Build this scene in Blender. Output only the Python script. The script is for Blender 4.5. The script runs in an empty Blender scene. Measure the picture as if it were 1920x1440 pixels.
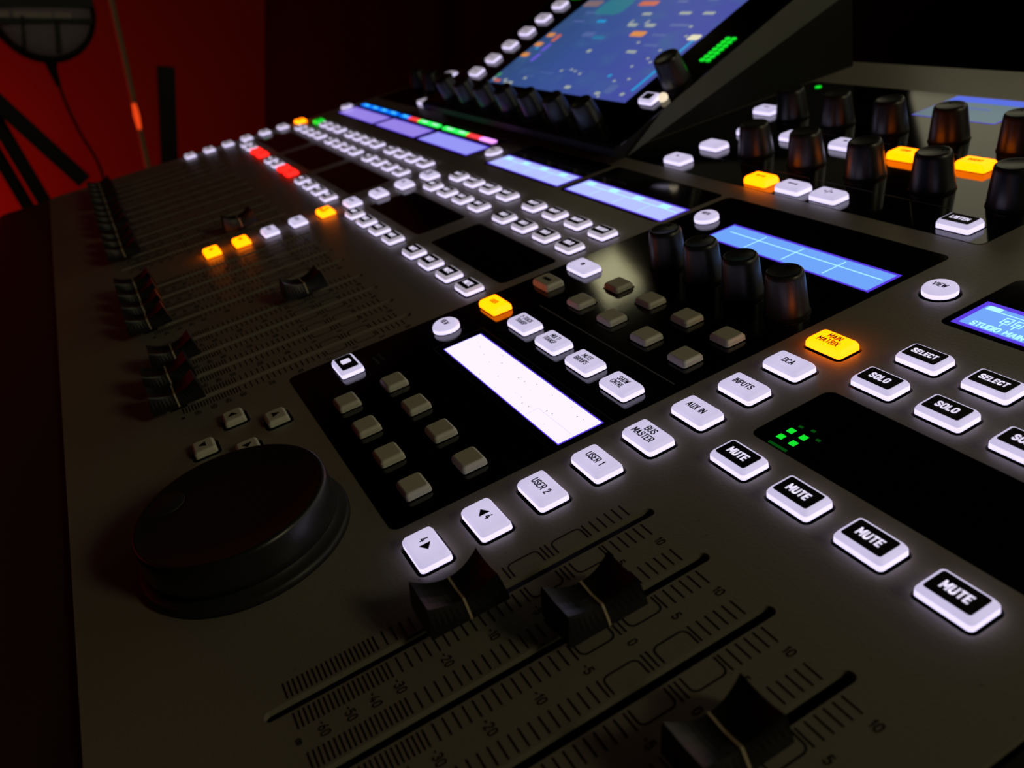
import bpy, bmesh, math, random
from mathutils import Vector, Matrix
random.seed(7)
R = math.radians
SC = bpy.context.scene
COL = SC.collection
S = 0.024                       # one channel strip of the console is 24 mm wide
TILT = R(20)                    # the console surface slopes towards its operator
ORIGIN = Vector((0, 0, 0.836))

# ------------------------------------------------------------------ camera, world, lights, exposure
cam_d = bpy.data.cameras.new('camera')
cam = bpy.data.objects.new('camera', cam_d); COL.objects.link(cam)
cam_d.sensor_width = 36.0
cam_d.lens = 1581.8 / 1920 * 36.0
cam_d.clip_start = 0.005
cx = Vector((0.45686304, 0.8837501, 0.10130116))
cy = Vector((0.35946941, -0.07925312, -0.92978529))
cz = Vector((-0.81366941, 0.4611992, -0.35388895))
m = Matrix((cx, -cy, -cz)).transposed().to_4x4()
m.translation = Vector((0.16268553, -0.14169623, 0.94937451))
cam.matrix_world = m
cam_d.dof.use_dof = True
cam_d.dof.focus_distance = 0.275
cam_d.dof.aperture_fstop = 16.0
SC.camera = cam

w = bpy.data.worlds.new('world'); SC.world = w; w.use_nodes = True
w.node_tree.nodes['Background'].inputs[0].default_value = (0.5, 0.36, 0.25, 1)
w.node_tree.nodes['Background'].inputs[1].default_value = 0.004

def area(name, loc, target, sx, sy, power, col):
    l = bpy.data.lights.new(name, 'AREA'); l.shape = 'RECTANGLE'; l.size = sx; l.size_y = sy
    l.energy = power; l.color = col
    o = bpy.data.objects.new(name, l); COL.objects.link(o); o.location = loc
    o.rotation_euler = (Vector(target) - Vector(loc)).to_track_quat('-Z', 'Y').to_euler()
    return o
area('room_lamp', (1.15, 0.50, 1.75), (-0.2, 0.0, 0.8), 0.35, 0.35, 2.2, (1.0, 0.92, 0.52))
area('wall_lamp', (-1.44, 0.57, 1.74), (-0.2, 0.0, 0.8), 0.11, 0.11, 0.10, (1.0, 0.95, 0.55))
area('red_wash', (-2.75, -0.95, 0.12), (-3.3, -0.2, 0.65), 0.5, 0.2, 2.5, (1.0, 0.025, 0.014))
area('red_bounce_fill', (-1.7, -1.5, 1.2), (-0.3, 0.0, 0.8), 0.9, 0.5, 0.42, (1.0, 0.05, 0.06))  # added red fill, stands in for red bounce reaching the console

SC.view_settings.view_transform = 'Standard'
SC.view_settings.look = 'None'
SC.view_settings.exposure = 0.0
SC.view_settings.gamma = 1.0
SC.view_settings.use_curve_mapping = False
SC.cycles.use_denoising = True
SC.cycles.max_bounces = 6

# ------------------------------------------------------------------ materials
def mat(name, base=(0.1, 0.1, 0.1), rough=0.5, spec=0.5, metal=0.0, emis=None, strength=0.0, coat=0.0,
        noise=0.0, nscale=400.0, bump=0.0, speck=0.0, center=None):
    mt = bpy.data.materials.new(name); mt.use_nodes = True
    nt = mt.node_tree; b = nt.nodes['Principled BSDF']
    b.inputs['Base Color'].default_value = (*base, 1)
    b.inputs['Roughness'].default_value = rough
    b.inputs['Specular IOR Level'].default_value = spec
    b.inputs['Metallic'].default_value = metal
    b.inputs['Coat Weight'].default_value = coat
    if emis:
        b.inputs['Emission Color'].default_value = (*emis, 1)
        b.inputs['Emission Strength'].default_value = strength
    tc = nt.nodes.new('ShaderNodeTexCoord')
    if noise or bump:
        n = nt.nodes.new('ShaderNodeTexNoise'); n.inputs['Scale'].default_value = nscale
        n.inputs['Detail'].default_value = 3
        nt.links.new(tc.outputs['Object'], n.inputs['Vector'])
    if noise:
        mx = nt.nodes.new('ShaderNodeMix'); mx.data_type = 'RGBA'
        mx.inputs['A'].default_value = (*[c * (1 - noise) for c in base], 1)
        mx.inputs['B'].default_value = (*[min(1, c * (1 + noise)) for c in base], 1)
        nt.links.new(n.outputs['Fac'], mx.inputs['Factor'])
        out = mx.outputs['Result']
        if speck:
            v = nt.nodes.new('ShaderNodeTexVoronoi'); v.inputs['Scale'].default_value = 160
            nt.links.new(tc.outputs['Object'], v.inputs['Vector'])
            rp = nt.nodes.new('ShaderNodeValToRGB')
            rp.color_ramp.elements[0].position = 0.03; rp.color_ramp.elements[0].color = (speck, speck, speck, 1)
            rp.color_ramp.elements[1].position = 0.07; rp.color_ramp.elements[1].color = (1, 1, 1, 1)
            nt.links.new(v.outputs['Distance'], rp.inputs['Fac'])
            ml = nt.nodes.new('ShaderNodeMix'); ml.data_type = 'RGBA'; ml.blend_type = 'MULTIPLY'
            ml.inputs['Factor'].default_value = 1
            nt.links.new(out, ml.inputs['A']); nt.links.new(rp.outputs['Color'], ml.inputs['B'])
            out = ml.outputs['Result']
        nt.links.new(out, b.inputs['Base Color'])
    if bump:
        bp = nt.nodes.new('ShaderNodeBump'); bp.inputs['Strength'].default_value = bump
        bp.inputs['Distance'].default_value = 0.0004
        nt.links.new(n.outputs['Fac'], bp.inputs['Height'])
        nt.links.new(bp.outputs['Normal'], b.inputs['Normal'])
    if center:
        # the lamp inside a translucent cap sits under its middle: emission falls off from there
        ln = nt.nodes.new('ShaderNodeVectorMath'); ln.operation = 'LENGTH'
        nt.links.new(tc.outputs['Object'], ln.inputs[0])
        mr = nt.nodes.new('ShaderNodeMapRange')
        mr.inputs['From Min'].default_value = 0.1 * S; mr.inputs['From Max'].default_value = 0.42 * S
        mr.inputs['To Min'].default_value = strength * center[0]; mr.inputs['To Max'].default_value = strength * center[1]
        nt.links.new(ln.outputs['Value'], mr.inputs['Value'])
        nt.links.new(mr.outputs['Result'], b.inputs['Emission Strength'])
    return mt

PANEL = mat('satin_grey_panel', (0.30, 0.27, 0.225), 0.38, 0.5, noise=0.06, nscale=900, bump=0.15, speck=0.55)
GLASS = mat('black_glass', (0.004, 0.004, 0.005), 0.07, 0.5, noise=0.2, nscale=1500, bump=0.02)
CHASSIS = mat('black_chassis', (0.006, 0.006, 0.006), 0.6, 0.25, noise=0.2, nscale=300, bump=0.1)
WELLM = mat('well_black', (0.02, 0.02, 0.022), 0.4, 0.5)
RUBBER = mat('black_rubber', (0.028, 0.028, 0.028), 0.42, 0.4, noise=0.2, nscale=1200, bump=0.12)
KNOBM = mat('soft_black_knob', (0.02, 0.02, 0.021), 0.33, 0.55, noise=0.2, nscale=1500, bump=0.1)
CAPM = mat('fader_cap_plastic', (0.012, 0.012, 0.015), 0.38, 0.34, noise=0.15, nscale=800, bump=0.05)
INK = mat('dark_print', (0.006, 0.005, 0.005), 0.6, 0.2)
GREYINK = mat('grey_print', (0.16, 0.16, 0.16), 0.6, 0.2)
LINEM = mat('cream_line', (0.62, 0.50, 0.36), 0.4, 0.4)
UNLIT = mat('unlit_translucent_cap', (0.88, 0.86, 0.74), 0.4, 0.5, noise=0.04, nscale=500)
WHITE = mat('lit_white', (0.6, 0.6, 0.62), 0.4, 0.4, emis=(0.66, 0.60, 0.86), strength=0.94, center=(1.0, 0.86))
WHITED = mat('lit_white_dim', (0.55, 0.55, 0.57), 0.4, 0.4, emis=(0.60, 0.54, 0.66), strength=0.62, center=(1.0, 0.92))
WHITEF = mat('lit_white_faint', (0.55, 0.55, 0.57), 0.4, 0.4, emis=(0.55, 0.49, 0.62), strength=0.50, center=(1.0, 0.92))
SKIRT = mat('lit_white_edge', (0.6, 0.6, 0.62), 0.4, 0.4, emis=(0.74, 0.66, 1.0), strength=1.25)
ORANGE = mat('lit_orange', (0.5, 0.3, 0.1), 0.4, 0.4, emis=(1.0, 0.165, 0.0), strength=4.8)
RED = mat('lit_red', (0.5, 0.1, 0.1), 0.4, 0.4, emis=(1.0, 0.012, 0.008), strength=2.2)
GREEN = mat('lit_green', (0.1, 0.4, 0.1), 0.4, 0.4, emis=(0.0, 1.0, 0.03), strength=0.75)
GREEND = mat('lit_green_dim', (0.0, 0.1, 0.0), 0.4, 0.4, emis=(0.0, 1.0, 0.05), strength=0.05)
LETTER = mat('lit_letters', (0.5, 0.5, 0.5), 0.4, 0.4, emis=(0.72, 0.66, 0.86), strength=1.0)
BLUEL = mat('lit_blue', (0, 0, 0.1), 0.4, 0.4, emis=(0.0, 0.16, 1.0), strength=1.3)
CYANL = mat('lit_cyan', (0, 0, 0.1), 0.4, 0.4, emis=(0.06, 0.55, 1.0), strength=1.5)
PURPL = mat('lit_purple', (0.1, 0, 0.1), 0.4, 0.4, emis=(0.8, 0.3, 1.0), strength=1.6)
REDL = mat('led_red', (0.1, 0, 0), 0.4, 0.4, emis=(1.0, 0.05, 0.06), strength=1.1)
GRNL = mat('led_green', (0, 0.1, 0), 0.4, 0.4, emis=(0.02, 0.8, 0.08), strength=1.8)
HOT = mat('led_core', (0.3, 0.3, 0.3), 0.4, 0.4, emis=(0.6, 0.95, 0.8), strength=1.0)
LCDB = mat('lcd_violet_edge', (0.02, 0.02, 0.05), 0.3, 0.5, emis=(0.13, 0.05, 1.0), strength=0.75)
LCDBLUE = mat('lcd_blue_field', (0.02, 0.02, 0.05), 0.25, 0.5, emis=(0.17, 0.40, 1.0), strength=0.95)
LCDPALE = mat('lcd_pale_field', (0.02, 0.02, 0.05), 0.25, 0.5, emis=(0.46, 0.54, 1.0), strength=1.0)
LCDVIO = mat('lcd_violet_field', (0.02, 0.02, 0.05), 0.25, 0.5, emis=(0.36, 0.27, 0.92), strength=0.85)
LCDVIOB = mat('lcd_violet_blue_field', (0.02, 0.02, 0.05), 0.25, 0.5, emis=(0.33, 0.33, 0.98), strength=0.95)
LCDWHITE = mat('lcd_white_field', (0.02, 0.02, 0.05), 0.25, 0.5, emis=(0.93, 0.86, 1.0), strength=1.06)
LCDPINK = mat('lcd_pinkish_line', (0.02, 0.02, 0.05), 0.25, 0.5, emis=(0.80, 0.72, 0.95), strength=1.0)
LCDLINE = mat('lcd_bright_line', (0.02, 0.02, 0.05), 0.25, 0.5, emis=(0.42, 0.92, 1.0), strength=1.1)
LCDGREY = mat('lcd_grey_field', (0.02, 0.02, 0.05), 0.25, 0.5, emis=(0.14, 0.24, 0.30), strength=0.6)
LCDTOP = mat('lcd_blue_bar', (0.02, 0.02, 0.05), 0.25, 0.5, emis=(0.05, 0.13, 0.9), strength=0.8)

def screen_mat():
    mt = bpy.data.materials.new('touchscreen_picture'); mt.use_nodes = True
    nt = mt.node_tree; b = nt.nodes['Principled BSDF']
    b.inputs['Base Color'].default_value = (0.01, 0.01, 0.02, 1); b.inputs['Roughness'].default_value = 0.4
    tc = nt.nodes.new('ShaderNodeTexCoord'); sp = nt.nodes.new('ShaderNodeSeparateXYZ')
    nt.links.new(tc.outputs['Generated'], sp.inputs[0])
    rp = nt.nodes.new('ShaderNodeValToRGB'); e = rp.color_ramp.elements
    e[0].position = 0.0; e[0].color = (0.028, 0.070, 0.19, 1)
    e[1].position = 1.0; e[1].color = (0.060, 0.075, 0.36, 1)
    x = e.new(0.35); x.color = (0.036, 0.080, 0.28, 1)
    nt.links.new(sp.outputs['X'], rp.inputs['Fac'])
    nz = nt.nodes.new('ShaderNodeTexNoise'); nz.inputs['Scale'].default_value = 5
    nt.links.new(tc.outputs['Generated'], nz.inputs['Vector'])
    mx = nt.nodes.new('ShaderNodeMix'); mx.data_type = 'RGBA'; mx.blend_type = 'MIX'
    mx.inputs['B'].default_value = (0.05, 0.13, 0.28, 1)
    r2 = nt.nodes.new('ShaderNodeMapRange'); r2.inputs['From Min'].default_value = 0.52; r2.inputs['From Max'].default_value = 0.75
    r2.inputs['To Max'].default_value = 0.6
    nt.links.new(nz.outputs['Fac'], r2.inputs['Value']); nt.links.new(r2.outputs['Result'], mx.inputs['Factor'])
    nt.links.new(rp.outputs['Color'], mx.inputs['A'])
    nt.links.new(mx.outputs['Result'], b.inputs['Emission Color']); b.inputs['Emission Strength'].default_value = 1.0
    return mt
SCREENM = screen_mat()
def em(name, col, st=1.0): return mat(name, (0.02, 0.02, 0.02), 0.3, 0.3, emis=col, strength=st)
UI = {'dimcyan': em('ui_dim_cyan', (0.03, 0.22, 0.45), 0.8), 'orange': em('ui_orange', (0.85, 0.33, 0.08), 0.8), 'redor': em('ui_red', (0.7, 0.16, 0.09), 0.8),
      'violet': em('ui_violet', (0.14, 0.10, 0.7), 0.9), 'cyan': em('ui_cyan', (0.02, 0.38, 0.8), 0.8),
      'teal': em('ui_teal', (0.03, 0.19, 0.27), 0.9), 'text': em('ui_text', (0.42, 0.48, 0.45), 0.8),
      'brown': em('ui_brown', (0.3, 0.2, 0.22), 0.7), 'ghost': em('ui_ghost', (0.09, 0.14, 0.38), 0.9),
      'green': em('ui_green', (0.06, 0.32, 0.12), 0.9), 'cream': em('ui_cream', (0.85, 0.8, 0.55), 0.9)}

# ------------------------------------------------------------------ mesh helpers (all console sizes in strips)
def mesh_obj(name, bm, mt, parent=None, smooth=False, mats=None):
    me = bpy.data.meshes.new(name); bmesh.ops.recalc_face_normals(bm, faces=bm.faces); bm.to_mesh(me); bm.free()
    for k in (mats or [mt]): me.materials.append(k)
    if smooth:
        for p in me.polygons: p.use_smooth = True
    o = bpy.data.objects.new(name, me); COL.objects.link(o)
    if parent: o.parent = parent
    return o

def rrect(w, h, r, n=4):
    pts = []
    for cx_, cy_, a0 in ((w/2-r, h/2-r, 0), (-w/2+r, h/2-r, 90), (-w/2+r, -h/2+r, 180), (w/2-r, -h/2+r, 270)):
        for k in range(n+1):
            a = R(a0 + 90*k/n); pts.append((cx_ + r*math.cos(a), cy_ + r*math.sin(a)))
    return pts
def circle(r, n=28): return [(r*math.cos(2*math.pi*k/n), r*math.sin(2*math.pi*k/n)) for k in range(n)]
def loft(bm, rings, cap0=False, cap1=True, mi=None, s=S):
    """rings: list of (points, z); returns nothing, adds faces"""
    prev = None
    for i, (pts, z) in enumerate(rings):
        vs = [bm.verts.new((x*s, y*s, z*s)) for x, y in pts]
        if prev:
            for k in range(len(vs)):
                f = bm.faces.new((prev[k], prev[(k+1) % len(vs)], vs[(k+1) % len(vs)], vs[k]))
                if mi: f.material_index = mi[i-1]
        elif cap0: bm.faces.new(vs[::-1])
        prev = vs
    if cap1:
        f = bm.faces.new(prev)
        if mi: f.material_index = mi[-1]
def box(bm, x0, x1, y0, y1, z0, z1, s=S):
    v = [bm.verts.new((x*s, y*s, z*s)) for z in (z0, z1) for x, y in ((x0, y0), (x1, y0), (x1, y1), (x0, y1))]
    for f in ((3, 2, 1, 0), (4, 5, 6, 7), (0, 1, 5, 4), (1, 2, 6, 5), (2, 3, 7, 6), (3, 0, 4, 7)):
        bm.faces.new([v[i] for i in f])
def quad(bm, x0, x1, y0, y1, z, s=S, t=0.004):
    box(bm, x0, x1, y0, y1, z - t, z, s)
def tube(bm, pts, r, n=10):
    """round bar through points (metres)"""
    pts = [Vector(p) for p in pts]; prev = None
    for i, p in enumerate(pts):
        d = (pts[min(i+1, len(pts)-1)] - pts[max(i-1, 0)]).normalized()
        q = d.to_track_quat('Z', 'Y'); rr = r[i] if isinstance(r, (list, tuple)) else r
        vs = [bm.verts.new(p + q @ Vector((rr*math.cos(2*math.pi*k/n), rr*math.sin(2*math.pi*k/n), 0))) for k in range(n)]
        if prev:
            for k in range(n): bm.faces.new((prev[k], prev[(k+1) % n], vs[(k+1) % n], vs[k]))
        else: bm.faces.new(vs[::-1])
        prev = vs
    bm.faces.new(prev)

def plate(name, outline, holes, z0, z1, mt, parent):
    """flat plate with real cut-outs; outline and holes in strips"""
    cu = bpy.data.curves.new(name, 'CURVE'); cu.dimensions = '2D'; cu.fill_mode = 'BOTH'
    cu.extrude = (z1 - z0)/2*S
    for poly in [outline] + holes:
        sp = cu.splines.new('POLY'); sp.points.add(len(poly)-1)
        for p, (x, y) in zip(sp.points, poly): p.co = (x*S, y*S, 0, 1)
        sp.use_cyclic_u = True
    tmp = bpy.data.objects.new('tmp', cu); COL.objects.link(tmp)
    dg = bpy.context.evaluated_depsgraph_get()
    me = bpy.data.meshes.new_from_object(tmp.evaluated_get(dg))
    bpy.data.objects.remove(tmp); bpy.data.curves.remove(cu)
    me.transform(Matrix.Translation((0, 0, (z0+z1)/2*S)))
    me.materials.clear(); me.materials.append(mt); me.name = name
    o = bpy.data.objects.new(name, me); COL.objects.link(o)
    o.parent = parent
    return o

# condensed engraved lettering, drawn as strokes on a 0..1 high grid
def _o(w=0.56): return [(0, .22), (0, .78), (.07, .93), (.2, 1), (w-.2, 1), (w-.07, .93), (w, .78), (w, .22), (w-.07, .07), (w-.2, 0), (.2, 0), (.07, .07), (0, .22)]
STROKES = {
 'A': (.60, [[(0, 0), (.30, 1), (.60, 0)], [(.10, .3), (.50, .3)]]),
 'B': (.54, [[(0, 0), (0, 1), (.36, 1), (.5, .92), (.5, .62), (.38, .53), (0, .53)], [(.38, .53), (.54, .42), (.54, .1), (.4, 0), (0, 0)]]),
 'C': (.54, [[(.54, .76), (.48, .93), (.34, 1), (.2, 1), (.06, .93), (0, .78), (0, .22), (.06, .07), (.2, 0), (.34, 0), (.48, .07), (.54, .24)]]),
 'D': (.56, [[(0, 0), (0, 1), (.34, 1), (.5, .93), (.56, .78), (.56, .22), (.5, .07), (.34, 0), (0, 0)]]),
 'E': (.48, [[(.48, 1), (0, 1), (0, 0), (.48, 0)], [(0, .52), (.40, .52)]]),
 'G': (.56, [[(.55, .78), (.48, .93), (.34, 1), (.2, 1), (.06, .93), (0, .78), (0, .22), (.06, .07), (.2, 0), (.36, 0), (.5, .07), (.56, .22), (.56, .48), (.32, .48)]]),
 'H': (.56, [[(0, 0), (0, 1)], [(.56, 0), (.56, 1)], [(0, .5), (.56, .5)]]),
 'I': (.0, [[(0, 0), (0, 1)]]),
 'K': (.54, [[(0, 0), (0, 1)], [(.52, 1), (.02, .42)], [(.2, .6), (.54, 0)]]),
 'L': (.44, [[(0, 1), (0, 0), (.44, 0)]]),
 'M': (.70, [[(0, 0), (0, 1), (.35, .35), (.70, 1), (.70, 0)]]),
 'N': (.58, [[(0, 0), (0, 1), (.58, 0), (.58, 1)]]),
 'O': (.56, [_o()]), '0': (.50, [_o(.5)]),
 'P': (.52, [[(0, 0), (0, 1), (.36, 1), (.5, .92), (.52, .8), (.52, .64), (.46, .5), (.34, .44), (0, .44)]]),
 'R': (.54, [[(0, 0), (0, 1), (.36, 1), (.5, .92), (.52, .8), (.52, .66), (.46, .54), (.34, .47), (0, .47)], [(.3, .47), (.54, 0)]]),
 'S': (.52, [[(.5, .82), (.42, .96), (.3, 1), (.18, 1), (.04, .93), (0, .8), (.02, .66), (.14, .55), (.38, .47), (.5, .36), (.52, .2), (.46, .07), (.32, 0), (.18, 0), (.05, .05), (0, .2)]]),
 'T': (.54, [[(0, 1), (.54, 1)], [(.27, 1), (.27, 0)]]),
 'U': (.56, [[(0, 1), (0, .22), (.06, .07), (.2, 0), (.36, 0), (.5, .07), (.56, .22), (.56, 1)]]),
 'V': (.58, [[(0, 1), (.29, 0), (.58, 1)]]),
 'W': (.84, [[(0, 1), (.2, 0), (.42, .85), (.64, 0), (.84, 1)]]),
 'X': (.56, [[(0, 0), (.56, 1)], [(0, 1), (.56, 0)]]),
 '1': (.20, [[(0, .76), (.2, 1), (.2, 0)]]),
 '2': (.50, [[(0, .78), (.06, .93), (.2, 1), (.34, 1), (.46, .93), (.5, .78), (.46, .6), (0, 0), (.5, 0)]]),
 '3': (.50, [[(0, .86), (.14, 1), (.36, 1), (.48, .9), (.48, .64), (.36, .54), (.2, .54)], [(.36, .54), (.5, .42), (.5, .14), (.36, 0), (.14, 0), (0, .14)]]),
 '4': (.54, [[(.3, 1), (0, .26), (.54, .26)], [(.38, .55), (.38, 0)]]),
 '5': (.50, [[(.46, 1), (.05, 1), (.02, .52), (.16, .6), (.34, .6), (.5, .48), (.5, .14), (.36, 0), (.14, 0), (0, .12)]]),
 '6': (.50, [[(.34, 1), (.06, .55), (0, .36), (0, .16), (.14, 0), (.36, 0), (.5, .16), (.5, .42), (.36, .56), (.08, .52)]]),
 '-': (.26, [[(0, .48), (.26, .48)]]), ' ': (.26, []),
 '\u221e': (.80, [[(.4, .5), (.28, .72), (.12, .72), (0, .58), (0, .42), (.12, .28), (.28, .28), (.4, .5), (.52, .72), (.68, .72), (.8, .58), (.8, .42), (.68, .28), (.52, .28), (.4, .5)]]),
}
_txt = {}
def text_mesh(lines, cap, mt, weight=0.15, shear=0.0, gap=0.26, xs=1.0, lead=1.42):
    """capitals cap strips high, centred on the origin"""
    key = (tuple(lines), cap, mt.name, weight, shear, gap, xs, lead)
    if key in _txt: return _txt[key]
    bm = bmesh.new(); t = weight*cap*S/2; n = len(lines)
    for li, line in enumerate(lines):
        wtot = sum(STROKES[c][0] + gap for c in line) - gap
        x0 = -wtot/2; y0 = (n-1)/2*lead - li*lead - 0.5
        for c in line:
            for st_ in STROKES[c][1]:
                P = [Vector(((x0 + x + (y-0.5)*shear)*cap*xs*S, (y0 + y)*cap*S)) for x, y in st_]
                for a, b in zip(P[:-1], P[1:]):
                    d = (b-a).normalized(); nn = Vector((-d.y, d.x))*t; e = d*t*0.75
                    vs = [bm.verts.new((q.x, q.y, z)) for z in (0.0, 0.003*S) for q in (a-e-nn, b+e-nn, b+e+nn, a-e+nn)]
                    for f in ((4, 5, 6, 7), (0, 1, 5, 4), (1, 2, 6, 5), (2, 3, 7, 6), (3, 0, 4, 7)): bm.faces.new([vs[i] for i in f])
            x0 += STROKES[c][0] + gap
    me = bpy.data.meshes.new('lettering'); bm.to_mesh(me); bm.free(); me.materials.append(mt)
    _txt[key] = me
    return me
def link(name, me, parent, x=0, y=0, z=0):
    o = bpy.data.objects.new(name, me); COL.objects.link(o); o.parent = parent
    o.location = (x*S, y*S, z*S); return o

# ------------------------------------------------------------------ the mixing console
CON = bpy.data.objects.new('mixing_console', None); COL.objects.link(CON)
CON.location = ORIGIN; CON.rotation_euler = (TILT, 0, 0)
CON['label'] = 'large digital mixing console with lit buttons, faders, jog wheel and tilted touchscreen'
CON['category'] = 'mixing console'

G0 = -7.918
RX = [0, 1, 2, 3]
CX = [G0 - i - (0.415 if i > 3 else 0) for i in range(8)]
LX = [-17.9 - i - 0.5*(i//4) for i in range(12)]
ALLX = RX + CX + LX
YM, YS, YE = 1.312, 3.676, 4.497
UY = [-2.443 + 0.81*i for i in range(9)]
BH = 0.14

holes = []                       # cut-outs in the grey top plate
def hole(x, y, w, h, r=0.06, n=3): holes.append([(px+x, py+y) for px, py in rrect(w, h, r, n)])
for x in ALLX:
    hole(x, -2.37, 0.15, 4.78, 0.073, 4)
    for y in (YM, YS, YE): hole(x, y, 0.71, 0.49, 0.09)
for y in UY:
    hole(-1.17, y, 0.74, 0.51, 0.10); hole(-16.45, y, 0.74, 0.51, 0.10)
for y in UY[2:]: hole(-31.3, y, 0.76, 0.52, 0.11)
for x in (-1.17, -16.57, -31.4):
    holes.append([(px+x, py+6.23) for px, py in circle(0.31, 24)])
ARROWS = [(-6.57, -3.77, 'left'), (-5.96, -3.17, 'up'), (-5.35, -3.77, 'right'), (-5.96, -4.37, 'down')]
for x, y, _ in ARROWS: hole(x, y, 0.52, 0.46, 0.08)
GLASSES = {  # x0, x1, y0, y1
    'custom': (-7.30, -1.85, -2.66, 7.36), 'knobs': (-12.55, -1.78, 7.93, 14.95),
    'meterR': (-0.42, 3.45, 1.83, 3.22), 'meterC1': (-11.36, -7.58, 1.86, 3.19), 'meterC2': (-15.85, -12.08, 1.86, 3.19),
    'meterL1': (-21.5, -17.55, 1.88, 3.2), 'meterL2': (-26.0, -22.05, 1.88, 3.2), 'meterL3': (-30.5, -26.6, 1.88, 3.2),
    'lcdR': (-0.63, 3.75, 5.50, 7.25), 'lcdC1': (-11.62, -7.48, 5.57, 7.38), 'lcdC2': (-16.05, -11.80, 5.57, 7.38),
    'lcdL': (-31.1, -17.38, 5.57, 7.15), 'far': (-31.6, -25.2, 7.75, 14.8)}
for k, (x0, x1, y0, y1) in GLASSES.items():
    hole((x0+x1)/2, (y0+y1)/2, x1-x0, y1-y0, 0.14, 4)
out = [(px-13.85, py+5.25) for px, py in rrect(36.1, 23.5, 0.25, 5)]
plate('top_plate', out, holes, -0.075, 0.0, PANEL, CON)
glass_holes = {k: [] for k in GLASSES}
def ghole(k, x, y, w, h, r=0.08): glass_holes[k].append([(px+x, py+y) for px, py in rrect(w, h, r, 3)])
def gcirc(k, x, y, r): glass_holes[k].append([(px+x, py+y) for px, py in circle(r, 24)])

# body under the plate: a wedge that stands level on the desk
bm = bmesh.new()
prof = [(-6.45, -0.5), (16.95, -0.5), (17.0, -0.9), (17.0, -11.0), (-6.45, -2.5)]
for x in (-31.85, 4.15):
    pass
v0 = [bm.verts.new((-31.85*S, y*S, z*S)) for y, z in prof]; v1 = [bm.verts.new((4.15*S, y*S, z*S)) for y, z in prof]
bm.faces.new(v0); bm.faces.new(v1[::-1])
for k in range(5): bm.faces.new((v0[k], v0[(k+1) % 5], v1[(k+1) % 5], v1[k]))
mesh_obj('chassis', bm, CHASSIS, CON)
# padded front armrest with rounded ends
bm = bmesh.new()
prof = []
for k in range(9):
    a = R(90 + 11.25*k); prof.append((-8.2 + 0.75*math.cos(a), -0.85 + 0.75*math.sin(a)))
prof = [(-6.52, -0.1)] + prof + [(-8.6, -1.7), (-6.52, -2.4)]
xs = [(-32.6, 0.35), (-32.45, 0.12), (-32.2, 0.0), (4.6, 0.0), (4.85, 0.12), (5.0, 0.35)]
prev = None
for x, inset in xs:
    vs = [bm.verts.new((x*S, (min(-6.52, y + inset*1.2) if y < -6.6 else y)*S, (z - inset*0.5)*S)) for y, z in prof]
    if prev:
        for k in range(len(vs)): bm.faces.new((prev[k], prev[(k+1) % len(vs)], vs[(k+1) % len(vs)], vs[k]))
    else: bm.faces.new(vs[::-1])
    prev = vs
bm.faces.new(prev)
mesh_obj('armrest', bm, RUBBER, CON, smooth=False)
for x0, x1, nm in ((-32.6, -31.92, 'side_cheek'), (4.22, 5.0, 'side_cheek')):
    bm = bmesh.new()
    loft(bm, [([(p[0]+(x0+x1)/2, p[1]+5.25) for p in rrect(x1-x0, 23.5, 0.2, 3)], z) for z in (-2.6, -0.25, -0.15)])
    mesh_obj(nm, bm, RUBBER, CON)

# ---- buttons
_cap = {}
def cap_mesh(w, h, mt, kind='rect', skirt=None, zt=BH):
    key = (w, h, mt.name, kind, skirt is None, zt)
    if key in _cap: return _cap[key]
    bm = bmesh.new(); c = 0.05
    if kind == 'round':
        rings = [(circle(w/2-0.025, 28), -0.2), (circle(w/2-0.025, 28), 0.012), (circle(w/2, 28), 0.015), (circle(w/2, 28), zt*0.62), (circle(w/2-0.02, 28), zt*0.85), (circle(w/2-c, 28), zt), (circle(w/2-0.09, 28), zt+0.004)]
    else:
        r = min(w, h)*0.12
        rings = [(rrect(w-0.05, h-0.05, r), -0.2), (rrect(w-0.05, h-0.05, r), 0.012), (rrect(w, h, r), 0.015), (rrect(w-0.006, h-0.006, r), zt*0.62),
                 (rrect(w-c*1.1, h-c*1.1, r*0.9), zt*0.93), (rrect(w-c*1.8, h-c*1.8, r*0.8), zt)]
    mi = [2, 2, 1, 0, 0, 0]
    mi = mi + [0]*(len(rings)-len(mi))
    loft(bm, rings, mi=mi)
    me = bpy.data.meshes.new('cap'); bmesh.ops.recalc_face_normals(bm, faces=bm.faces); bm.to_mesh(me); bm.free()
    me.materials.append(mt); me.materials.append(skirt or mt); me.materials.append(CHASSIS)
    _cap[key] = me
    return me
_face = {}
def face_mesh(w, h):
    if (w, h) not in _face:
        bm = bmesh.new(); loft(bm, [(rrect(w, h, 0.025, 2), -0.01), (rrect(w, h, 0.025, 2), 0.004)])
        me = bpy.data.meshes.new('face'); bm.to_mesh(me); bm.free(); me.materials.append(INK); _face[(w, h)] = me
    return _face[(w, h)]
_poly = {}
def poly_mesh(polys, mt):
    key = (str(polys), mt.name)
    if key not in _poly:
        bm = bmesh.new()
        for p in polys: loft(bm, [(p, -0.004), (p, 0.003)])
        me = bpy.data.meshes.new('glyph'); bmesh.ops.recalc_face_normals(bm, faces=bm.faces); bm.to_mesh(me); bm.free()
        me.materials.append(mt); _poly[key] = me
    return _poly[key]
TRI = {'right': [(0.07, 0), (-0.045, 0.075), (-0.045, -0.075)], 'left': [(-0.07, 0), (0.045, -0.075), (0.045, 0.075)],
       'up': [(0, 0.07), (-0.075, -0.045), (0.075, -0.045)], 'down': [(0, -0.07), (0.075, 0.045), (-0.075, 0.045)]}
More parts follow.
